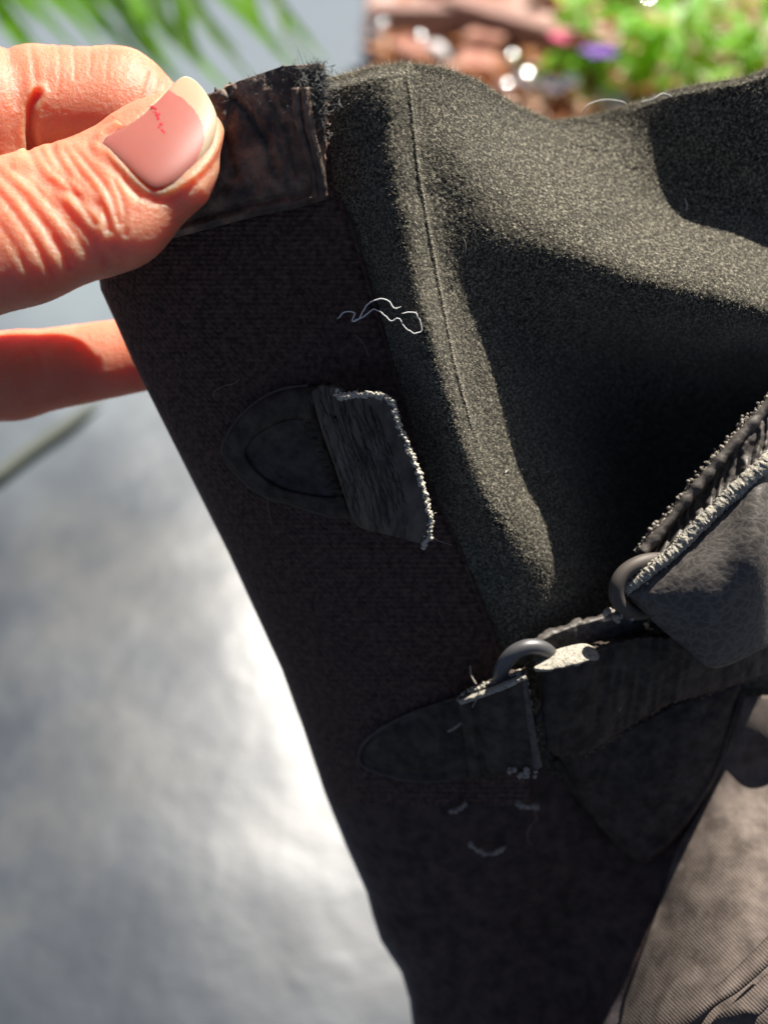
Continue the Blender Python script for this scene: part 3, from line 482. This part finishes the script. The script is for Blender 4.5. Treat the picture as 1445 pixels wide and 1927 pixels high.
strand('loose_hair', [(806, 1000, 204), (822, 1016, 206), (850, 1026, 209)], .05, M['lint'], 'fine hair trailing off the bottom corner of the torn tab', 'hair', 'hairs on the boot')
strand('loose_hair', onS([(950, 890), (960, 878), (964, 868)], 1.2), .09, M['thread'], 'short white hair at the shadow edge of the lit suede stripe', 'hair', 'hairs on the boot')
strand('loose_hair', [(1090, 222, 222), (1105, 198, 221), (1135, 188, 221), (1165, 190, 221), (1180, 196, 222)], .09, M['thread'], 'white hair arching above the suede rim beside the green leaves', 'hair', 'hairs on the boot')
strand('loose_hair', [(1205, 192, 222), (1228, 186, 220), (1246, 176, 220), (1264, 181, 221)], .09, M['thread'], 'white hair poking out of the rim at the edge of the shadow', 'hair', 'hairs on the boot')
strand('loose_hair', onS([(1287, 372), (1292, 385), (1290, 398)], 1.0), .07, M['thread'], 'tiny white hair on the crest beside the dark hollow', 'hair', 'hairs on the boot')
strand('loose_hair', onS([(870, 445), (876, 460), (875, 478)], 1.2), .07, M['lint'], 'small tan hair hanging at the shadow edge below the ledge', 'hair', 'hairs on the boot')
strand('lint_scrap', [(884, 1252, 218), (887, 1272, 217), (896, 1288, 216)], .18, M['lint'], 'thin tan fibre standing up beside the steel ring', 'lint', 'lint scraps on the boot')
strand('lint_scrap', [(888, 1332, 219), (898, 1312, 216.5), (902, 1296, 215.5)], .15, M['lint'], 'thin tan fibre crossing the top edge of the strap loop', 'lint', 'lint scraps on the boot')
strand('lint_scrap', [(842, 1377, 222), (855, 1370, 221.3), (868, 1360, 220.8)], .28, M['lint'], 'short straw coloured scrap on the strap anchor', 'lint', 'lint scraps on the boot')
LS = lambda p, l: [(x, y, float(d_lower(x, y)) - l) for x, y in p]
strand('lint_scrap', LS([(845, 1528), (858, 1525), (870, 1518), (876, 1510)], 1), .5, M['lint'], 'pale grey scrap of lint, left of the three below the strap', 'lint', 'lint scraps on the boot', jit=3)
strand('lint_scrap', LS([(968, 1508), (985, 1516), (1000, 1517), (1012, 1522)], 1), .6, M['lint'], 'thick tan scrap of lint, right of the three below the strap', 'lint', 'lint scraps on the boot', jit=4, seed=4)
strand('lint_scrap', LS([(880, 1585), (893, 1598), (915, 1605), (935, 1603), (953, 1592)], 1), .42, M['lint'], 'beaded curved strand of lint, lowest of the scraps below the strap', 'lint', 'lint scraps on the boot', jit=5, seed=6)
strand('lint_scrap', LS([(1003, 1525), (1010, 1540), (995, 1560), (993, 1580), (1000, 1592)], 1), .16, M['hair'], 'dark wavy fibre hanging below the thick tan scrap', 'lint', 'lint scraps on the boot', jit=3, seed=7)
cl = [lump(W(1160 + RNG.normal(0, 14), 1155 + RNG.normal(0, 7), RNG.uniform(211, 215)), RNG.uniform(.0003, .0008), i) for i in range(40)]
tag(obj('lint_clump', *merge(cl), M['lint']), 'small clump of grey lint under the ring on the upper strap', 'lint')

# ------------------------------------------------------------------ hand
def surface_nets(F, org, h):
    nx, ny, nz = F.shape; acc = np.zeros((nx - 1, ny - 1, nz - 1, 3), np.float32); cnt = np.zeros((nx - 1, ny - 1, nz - 1), np.float32)
    C = [(i, j, k) for i in (0, 1) for j in (0, 1) for k in (0, 1)]; sl = lambda c: F[c[0]:nx - 1 + c[0], c[1]:ny - 1 + c[1], c[2]:nz - 1 + c[2]]
    for a in C:
        for b in C:
            if sum(b) - sum(a) == 1 and all(q >= p for p, q in zip(a, b)):
                fa, fb = sl(a), sl(b); x = (fa < 0) != (fb < 0); t = np.where(x, fa / (fa - fb + 1e-12), 0)
                for q in range(3): acc[..., q] += np.where(x, a[q] + (b[q] - a[q]) * t, 0)
                cnt += x
    act = cnt > 0; idx = np.full(act.shape, -1, np.int64); idx[act] = np.arange(act.sum()); I = np.argwhere(act); V = (I + acc[act] / cnt[act][:, None]) * h + org; quads = []
    for ax in range(3):
        a = [slice(1, -1)] * 3; b = list(a); a[ax] = slice(0, -1); b[ax] = slice(1, None); fa, fb = F[tuple(a)], F[tuple(b)]; x = (fa < 0) != (fb < 0); P = np.argwhere(x)
        off = [1, 1, 1]; off[ax] = 0; P = P + off; u, v = [q for q in range(3) if q != ax]; g = lambda du, dv: idx[tuple((P - np.eye(3, dtype=int)[u] * du - np.eye(3, dtype=int)[v] * dv).T)]
        q = np.stack([g(0, 0), g(1, 0), g(1, 1), g(0, 1)], 1); fl = (fa < 0)[x]
        if ax == 1: fl = ~fl
        q[~fl] = q[~fl][:, ::-1]; quads.append(q[(q >= 0).all(1)])
    return V, np.vstack(quads)
H_ = 2.6
gx, gy, gz = np.arange(-140, 430, H_), np.arange(50, 860, H_), np.arange(-430, 210, H_)
GX, GY_, GZ = np.meshgrid(gx, gy, gz, indexing='ij', sparse=True)
def cone(a, b, ra, rb, zs=1.0, tilt=0.0):
    ax, ay, az = a; bx, by, bz = b; ex, ey, ez = bx - ax, by - ay, (bz - az) / zs
    px, py, pz = GX - ax, GY_ - ay, (GZ - az - tilt * np.clip(.464 * GX + .886 * GY_ - 402, -170, 170)) / zs; t = np.clip((px * ex + py * ey + pz * ez) / (ex * ex + ey * ey + ez * ez), 0, 1)
    return (np.sqrt((px - t * ex) ** 2 + (py - t * ey) ** 2 + (pz - t * ez) ** 2) - (ra + (rb - ra) * t)).astype(np.float32)
def smin(a, b, k):
    h = np.clip(.5 + .5 * (b - a) / k, 0, 1); return b + (a - b) * h - k * h * (1 - h)
TH = cone((-260, 520, 20), (40, 433, 62), 150, 141, .85, .38)
TH = smin(TH, cone((40, 433, 62), (205, 378, 72), 139, 132, .85, .38), 20)
TH = smin(TH, cone((205, 378, 72), (298, 298, 74), 131, 117, .82, .38), 25)
TH = smin(TH, cone((298, 298, 74), (338, 250, 66), 116, 77, .82, .38), 25)
IX = cone((60, 190, -150), (215, 195, -145), 108, 104, .9)
IX = smin(IX, cone((215, 195, -145), (300, 235, -145), 103, 80, .9), 25)
IB = smin(cone((-320, 170, -160), (-50, 205, -135), 130, 122, .9), cone((-50, 205, -135), (-20, 330, -160), 118, 120, .9), 30)
IX = smin(IX, IB, 9)
MF = smin(cone((-320, 742, -385), (30, 706, -380), 96, 82, .9), cone((30, 706, -380), (330, 655, -385), 80, 68, .9), 20)
PALM = cone((-420, 330, -200), (-330, 640, -260), 210, 200, .8)
F_ = smin(smin(TH, IX, 8), PALM, 40); F_ = smin(F_, MF, 8)
front = np.full((len(gx), len(gy)), np.nan); neg = TH < 0; has = neg.any(2); front[has] = gz[(neg.shape[2] - 1 - np.argmax(neg[:, :, ::-1], axis=2))[has]]
V, Q = surface_nets(np.pad(F_, 1, constant_values=9), np.array((gx[0], gy[0], gz[0])) - H_, H_)
# skin folds over the thumb joint and finger creases (normal displacement)
nrm = np.zeros_like(V); fn = np.cross(V[Q[:, 2]] - V[Q[:, 0]], V[Q[:, 3]] - V[Q[:, 1]])
for q in range(4): np.add.at(nrm, Q[:, q], fn)
nrm /= np.linalg.norm(nrm, axis=1)[:, None] + 1e-9
for _ in range(3):   # relax the voxel steps
    acc = np.zeros_like(V); ct = np.zeros(len(V))
    for q in range(4):
        for r in (1, 3): np.add.at(acc, Q[:, q], V[Q[:, (q + r) % 4]]); np.add.at(ct, Q[:, q], 1)
    V = .45 * V + .55 * acc / ct[:, None]
x, y, z = V.T; dsp = np.zeros(len(V)); isth = (z > -5)
creases = [([(58, 288), (75, 322), (105, 352), (150, 372), (186, 400)], 6, 8), ([(78, 286), (98, 318), (128, 345), (160, 395), (178, 420)], 5, 6), ([(100, 283), (120, 318), (150, 348), (182, 385)], 6, 7), ([(124, 285), (148, 322), (172, 352), (196, 392), (205, 430)], 5, 6),
           ([(22, 318), (60, 345), (98, 385), (135, 432), (165, 478)], 6, 8), ([(0, 325), (40, 365), (78, 415), (108, 462), (130, 500)], 5, 7), ([(48, 318), (90, 352), (128, 400), (165, 440), (196, 492)], 7, 9), ([(-20, 345), (20, 390), (55, 440), (80, 485), (98, 515)], 4, 6), ([(-40, 380), (0, 425), (30, 470), (48, 505)], 3, 6),
           ([(140, 280), (172, 318), (205, 360), (225, 420)], 3.5, 5), ([(185, 268), (205, 300), (232, 335), (262, 368)], 4, 6), ([(215, 340), (232, 385), (236, 440)], 3, 5)]
for c, dp, wd in creases:
    c = spline(c, 30); dd = dist_poly(x, y, c); wob = 1 + .5 * noise(x / 17, y / 17, seed=70); dp *= .62; wd *= 1.1; dsp += np.where(isth, -dp * wob * np.exp(-(dd / wd) ** 2) + .55 * dp * np.exp(-((dd - 2.1 * wd) / (1.3 * wd)) ** 2), 0)
dsp += np.where(isth, 2.4 * noise(x / 13 + y / 40, y / 30, seed=71) * np.exp(-(((x - 110) / 110) ** 2 + ((y - 390) / 110) ** 2)), 0)
for c, dp, wd in [([(70, 178), (58, 205), (57, 250), (64, 300)], 16, 7), ([(60, 92), (64, 120), (70, 170)], 4, 6), ([(110, 84), (114, 130), (110, 180)], 2.5, 4), ([(140, 84), (142, 150)], 2.5, 4), ([(172, 88), (170, 140)], 2, 4), ([(205, 95), (200, 150)], 2, 4), ([(285, 140), (270, 190)], 4, 6), ([(18, 90), (22, 140), (30, 200)], 2.5, 5)]:
    dd = dist_poly(x, y, spline(c, 20)); dp = dp if dp > 10 else dp * .5; dsp += np.where(z < 0, -dp * np.exp(-(dd / wd) ** 2) + .3 * dp * np.exp(-((dd - 2.2 * wd) / (1.4 * wd)) ** 2), 0) * (y < 330)
dd = dist_poly(x, y, [(0, 690), (60, 662), (80, 700)]); dsp += np.where(z < -200, -3 * np.exp(-(dd / 6) ** 2), 0)
NAIL = np.array([(193, 270), (200, 258), (217, 247), (250, 228), (290, 197), (318, 168), (335, 150), (350, 144), (368, 152), (388, 175), (403, 203), (409, 228), (403, 258), (388, 290), (362, 320), (328, 344), (292, 354), (266, 338), (240, 312), (212, 286)])
NC = spline(np.vstack([NAIL, NAIL[:1]]), 260); inn_ = inside(x, y, NC); dn = dist_poly(x, y, NC)
prox = (-(x - 300) * .7 + (y - 250) * .71 > 40) | ((x - 300) * .71 + (y - 250) * .7 > 40)
dsp += np.where(isth & (z > 20), np.where(inn_, -7 * sstep(0, 9, dn), np.where(prox, 5.5 * np.exp(-((dn - 9) / 8) ** 2) - 2.0 * np.exp(-((dn - 26) / 7) ** 2), 2 * np.exp(-(dn / 8) ** 2))), 0)
dsp += .8 * noise(x / 6, y / 6, z / 6, seed=73)
V = V + nrm * dsp[:, None]
HV = W(V[:, 0], V[:, 1], 200 - V[:, 2] * .0968)
hand = obj('hand', HV, [Q], M['skin']); tag(hand, 'bare hand pinching the boot edge between thumb and curled forefinger', 'hand')
# nail plate: quadratic fitted to the thumb's front, slightly proud
ii, jj = np.where(~np.isnan(front)); sel = inside(gx[ii], gy[jj], NC); xa, ya, za = gx[ii][sel], gy[jj][sel], front[ii, jj][sel]
def uvn(x, y): return ((x - 300) * .7 - (y - 250) * .714) / 100, ((x - 312) * .714 + (y - 262) * .7) / 100
a, b = uvn(xa, ya); okz = (a < .6); BAS = lambda a, b: np.stack([np.ones_like(a), a, b, a * a, b * b], -1); co = np.linalg.lstsq(BAS(a[okz], b[okz]), za[okz], rcond=None)[0]
co[4] = min(co[4], -46); co[3] = np.clip(co[3], -14, -6)
fr = np.linspace(0, 1, 60)[None, :, None]; cen = np.array((300., 250.)); Q2 = cen + (NC[:-1, None] - cen) * fr; X, Y = Q2[..., 0], Q2[..., 1]; a, b = uvn(X, Y); Z = BAS(a, b) @ co + 3.5 - 5 * fr[..., 0] ** 10
Vn = W(X, Y, 200 - Z * .0968).reshape(-1, 3); n_, m_ = X.shape; i = np.arange(n_ * m_).reshape(n_, m_); j = np.roll(i, -1, 0); Fq = np.stack([i[:, :-1], j[:, :-1], j[:, 1:], i[:, 1:]], -1).reshape(-1, 4)
nail = obj('thumbnail', Vn, [Fq], [M['nail'], M['nail_tip']], hand)
cx_, cy_ = X.ravel()[Fq].mean(1), Y.ravel()[Fq].mean(1); tipline = [(316, 168), (345, 186), (368, 208), (382, 235), (386, 262), (372, 300), (355, 320)]
tp = inside(cx_, cy_, tipline + [(420, 330), (450, 200), (350, 100)]).astype(np.int32); nail.data.polygons.foreach_set('material_index', tp); solidify(nail, .35)
marks = [(287, 201, 6, 3), (293, 204, 4, 2), (294, 212, 3, 2), (296, 217, 5, 4), (301, 214, 3, 2), (298, 223, 4, 4), (303, 233, 5, 3), (300, 239, 3, 3), (305, 245, 4, 3), (309, 249, 3, 3), (290, 210, 2, 2)]
ps = []
for q, (px_, py_, wx, wy) in enumerate(marks):
    th = np.linspace(0, 2 * np.pi, 9, endpoint=False); wx *= .72; wy *= .72; xx = px_ + wx * np.cos(th) * (1 + .3 * np.sin(3 * th + q)); yy = py_ + wy * np.sin(th); a, b = uvn(xx, yy); zz = BAS(a, b) @ co + 4.3
    a0, b0 = uvn(np.array([px_ * 1.]), np.array([py_ * 1.])); ps.append((np.vstack([W(xx, yy, 200 - zz * .0968), W(px_, py_, 200 - (BAS(a0, b0) @ co + 4.6)[0] * .0968)[None]]), [np.stack([np.full(9, 9), np.arange(9), np.roll(np.arange(9), -1)], 1)]))
obj('red_mark', *merge(ps), M['ink'], nail)

# ------------------------------------------------------------------ background: grass, garden bed
def blade_geo(P, wd, side, fold=.25):
    P = np.asarray(P, float); n = len(P); T = np.gradient(P, axis=0); T /= np.linalg.norm(T, axis=1)[:, None]; s = np.cross(T, side); s /= np.linalg.norm(s, axis=1)[:, None] + 1e-9; u = np.cross(s, T)
    t = np.linspace(0, 1, n); wv = wd * np.clip(np.minimum(1, (1 - t) * 4.5), .04, 1) * np.minimum(1, .45 + t * 3); V = np.stack([P - s * wv[:, None] + u * wv[:, None] * fold, P, P + s * wv[:, None] + u * wv[:, None] * fold], 1).reshape(-1, 3)
    return V, [grid_faces(n, 3)]
gbase = np.array((-.62, 1.0, 0.))
tuft = thing('grass_tuft', gbase, 'tuft of tall green grass arching in from the upper left behind the hand', 'grass')
tips = [(300, 118, 20), (335, 142, 24), (432, 152, 26), (462, 128, 22), (548, 112, 30), (592, 84, 22), (255, 96, 26), (180, 70, 24), (120, 60, 26), (390, 120, 24), (500, 60, 24), (60, 70, 26), (350, 60, 24), (290, 40, 26), (230, 30, 26), (420, 60, 30), (20, 40, 30), (160, 20, 26), (560, 40, 20), (450, 20, 26), (90, 110, 22), (610, 130, 16), (40, 10, 30), (310, 90, 20), (380, 30, 30), (210, 60, 22)]
for q, (tx, ty, wd) in enumerate(tips):
    d = 840 + 150 * random.random(); st = W(tx - 150 - 80 * random.random(), -90 - 60 * random.random(), d + 40); tip = W(tx, ty, d); mid = W(tx - 55 - 20 * random.random(), ty - 60, d + 5); tx += 30; ty += 40; tip = W(tx, ty, d)
    P = spline([gbase + np.array((random.uniform(-.05, .05), random.uniform(-.05, .05), 0)), gbase * .6 + st * .4 + np.array((0, 0, .12)), st, mid, tip], 26); V, F = blade_geo(P, wd * 1.15 * d / FPX * 1e-3, (0.1 * random.uniform(-1, 1), -.7, .7)); obj('blade', V, F, M['grass_a' if q % 3 else 'grass_b'], tuft)
def lying(px, py):
    z = 0.0
    for _ in range(12): p = on_ground(px, py, z); z = float(ground_z(p[0], p[1])) + .001
    return p
P = np.array([lying(-60, 925), lying(0, 890), lying(60, 845), lying(140, 790), lying(200, 745)]); V, F = blade_geo(spline(P, 16), .0042, (0, 0, 1)); tag(obj('fallen_grass_blade', V, F, M['dry']), 'pale dry grass blade lying on the grey ground below the hand', 'grass blade')
def box_geo(c, sx, sy, sz, rot, tilt=0, jit=.0, seed=0):
    g = np.random.default_rng(seed); v = np.array([(a, b, d) for a in (-1, 1) for b in (-1, 1) for d in (0, 2)], float) * (sx / 2, sy / 2, sz / 2)
    e = []
    f = [(0, 1, 3, 2), (4, 6, 7, 5), (0, 4, 5, 1), (2, 3, 7, 6), (0, 2, 6, 4), (1, 5, 7, 3)]
    v += g.normal(0, jit, v.shape); ct, st = math.cos(tilt), math.sin(tilt); v = v @ np.array([(ct, 0, st), (0, 1, 0), (-st, 0, ct)]); c_, s_ = math.cos(rot), math.sin(rot); v = v @ np.array([(c_, s_, 0), (-s_, c_, 0), (0, 0, 1)]); return v + c, f
def add_block(name, mt, pa, pb, thick, hgt, label, cat, group, z=.015, seed=0):
    a, b = on_ground(*pa, z), on_ground(*pb, z); c = (a + b) / 2; ln = np.linalg.norm(b - a); v, f = box_geo(c, ln, thick, hgt, math.atan2(b[1] - a[1], b[0] - a[0]), 0, .002, seed); o = obj(name, v, f, mt, None, smooth=False)
    k = o.modifiers.new('worn', 'BEVEL'); k.width = .004; k.segments = 2; return tag(o, label, cat, group)
add_block('garden_board', M['board'], (842, 78), (1150, 172), .035, .05, 'reddish brown board running diagonally behind the boot rim', 'board', 'boards edging the garden bed')
add_block('garden_board', M['board'], (702, 92), (868, 86), .035, .045, 'reddish brown board lying level at the left corner of the bed', 'board', 'boards edging the garden bed', seed=2)
add_block('garden_board', M['board'], (1010, 8), (1290, 50), .05, .05, 'far brown board at the back of the bed under the leaves', 'board', 'boards edging the garden bed', seed=3)
BL = [((745, 150), (800, 140), 'pinkish clay brick beside the left board'), ((862, 170), (930, 175), 'clay brick just above the suede rim'), ((880, 112), (950, 128), 'clay brick between board and rim'), ((1050, 60), (1120, 70), 'clay brick beyond the diagonal board'), ((1180, 100), (1250, 90), 'clay brick half under the green leaves'), ((800, 30), (870, 26), 'clay brick behind the left board')]
for q, (a, b, lb) in enumerate(BL): add_block('clay_brick', M['brick'], a, b, .05, .035, lb, 'brick', 'bricks in the garden bed', seed=10 + q)
leafs = []
for i in range(170):
    p = on_ground(random.uniform(700, 1440), random.uniform(-30, 235), .03 + .015 * random.random()); a = random.uniform(0, 6.28); r = random.uniform(.012, .028); u = np.array((math.cos(a), math.sin(a), random.uniform(-.5, .6))); v_ = np.array((-math.sin(a), math.cos(a), random.uniform(-.3, .6)))
    leafs.append((np.array([p - u * r, p - u * r * .2 + v_ * r * .5, p + u * r, p - u * r * .2 - v_ * r * .5, p + np.array((0, 0, .004))]), [np.array([(0, 4, 1), (1, 4, 2), (2, 4, 3), (3, 4, 0)])]))
tag(obj('leaf_litter', *merge(leafs), M['dry_leaf']), 'orange brown fallen leaves scattered over the garden soil', 'leaf litter', kind='stuff')
GL = [(720, 54, .012), (886, 18, .012), (962, 113, .012), (985, 155, .018), (1030, 164, .012), (1048, 163, .012), (1074, 158, .016), (948, 165, .010), (995, 40, .012), (1090, 20, .016), (1215, 10, .014), (790, 75, .010)]
PL = ['glinting pebble at the left end of the level board', 'glinting pebble at the top edge behind the diagonal board', 'bright glinting pebble below the middle of the diagonal board', 'largest glinting pebble just above the suede rim', 'leftmost of the three glinting pebbles in a row under the diagonal board', 'middle of the three glinting pebbles in a row under the diagonal board', 'rightmost of the three glinting pebbles in a row under the diagonal board', 'glinting pebble just left of the largest one above the suede rim', 'glinting pebble beyond the diagonal board', 'glinting pebble by the left end of the far board', 'glinting pebble in front of the far board under the leaves', 'glinting pebble in front of the level board']
for q, (px_, py_, r) in enumerate(GL):
    p = on_ground(px_, py_, .05); V, F = lump(p, r, q + 100); o = obj('wet_pebble', V, F, M['wet']); o.modifiers.new('round', 'SUBSURF').render_levels = 2
    tag(o, PL[q], 'pebble', 'glinting wet pebbles')
for q, (px_, py_, lab) in enumerate([(760, 188, 'pale grey stone half hidden at the left end of the suede rim'), (818, 112, 'pale grey stone in front of the right end of the level board'), (905, 58, 'pale grey stone behind the left end of the diagonal board'), (985, 80, 'pale grey stone touching the middle of the diagonal board'), (1005, 140, 'pale grey stone among the glinting pebbles under the diagonal board'), (1110, 36, 'pale grey stone in front of the far board'), (1150, 196, 'pale grey stone under the low plant beside the diagonal board'), (730, 22, 'pale grey stone at the far left corner of the bed')]):
    p = on_ground(px_, py_, .03); V, F = lump(p, random.uniform(.014, .024), q + 300); o = obj('grey_stone', V, F, M['stone']); o.modifiers.new('round', 'SUBSURF').render_levels = 2; tag(o, lab, 'stone', 'grey stones in the bed')
def leaf_geo(p, u, ln, wd, droop):
    n = 7; t = np.linspace(0, 1, n)[:, None]; u = u / np.linalg.norm(u); P = p + u * ln * t + np.array((0, 0, -1)) * droop * ln * t**2; s = np.cross(u, (0, 0, 1)); s /= np.linalg.norm(s) + 1e-9; w_ = wd * np.sin(np.pi * np.clip(t, .04, .99)) ** .8
    V = np.stack([P - s * w_ + (0, 0, .15) * w_, P, P + s * w_ + (0, 0, .15) * w_], 1).reshape(-1, 3); return V, [grid_faces(n, 3)]
def plant(cpx, cpy, lab, n, spread, seed):
    g_ = np.random.default_rng(seed); b0 = on_ground(cpx, cpy, .02); t = thing('leafy_plant', b0, lab, 'plant', 'green plants in the garden bed'); st = []
    for i in range(n):
        a = g_.uniform(0, 6.28); r = spread * g_.random() ** .6; h = g_.uniform(.02, .12); p = b0 + np.array((math.cos(a) * r, math.sin(a) * r * .7, h)); st.append(tube_geo(spline([b0 + (p - b0) * (.3, .3, 0), b0 + (p - b0) * (.8, .8, .6), p], 6), .0012, 5))
        for k_ in range(2):
            a2 = a + g_.normal(0, 1.1); V, F = leaf_geo(p, np.array((math.cos(a2), math.sin(a2), g_.uniform(-.1, .8))), g_.uniform(.03, .055), g_.uniform(.006, .012), g_.uniform(.1, .6)); obj('leaf', V, F, M['leaf'], t)
    obj('stems', *merge(st), M['leaf'], t)
plant(1370, 150, 'bright green leafy plant above the right end of the suede rim', 46, .17, 1)
plant(1190, 185, 'low green leafy plant beside the brown diagonal board', 26, .08, 2)
plant(1420, 20, 'far green leafy plant at the upper right of the bed', 30, .2, 3)
for q, (px_, py_, mt, lab) in enumerate([(1080, 78, 'pink', 'pink flower nodding above the diagonal board'), (1056, 72, 'pink', 'small pink flower to the left of the larger one'), (1128, 100, 'purple', 'violet flower just right of the pink ones')]):
    top_ = on_ground(px_, py_, .09); b0 = np.array((top_[0] + .01, top_[1] + .01, .02)); t = thing('garden_flower', b0, lab, 'flower', 'flowers in the garden bed'); obj('stem', *tube_geo(spline([b0, (b0 + top_) / 2 + (.005, 0, 0), top_], 8), .0014, 6), M['leaf'], t)
    for i in range(6):
        a = i * 1.047; V, F = leaf_geo(top_, np.array((math.cos(a), math.sin(a), .35)), .02 if q != 1 else .014, .008, .2); obj('petal', V, F, M[mt], t)
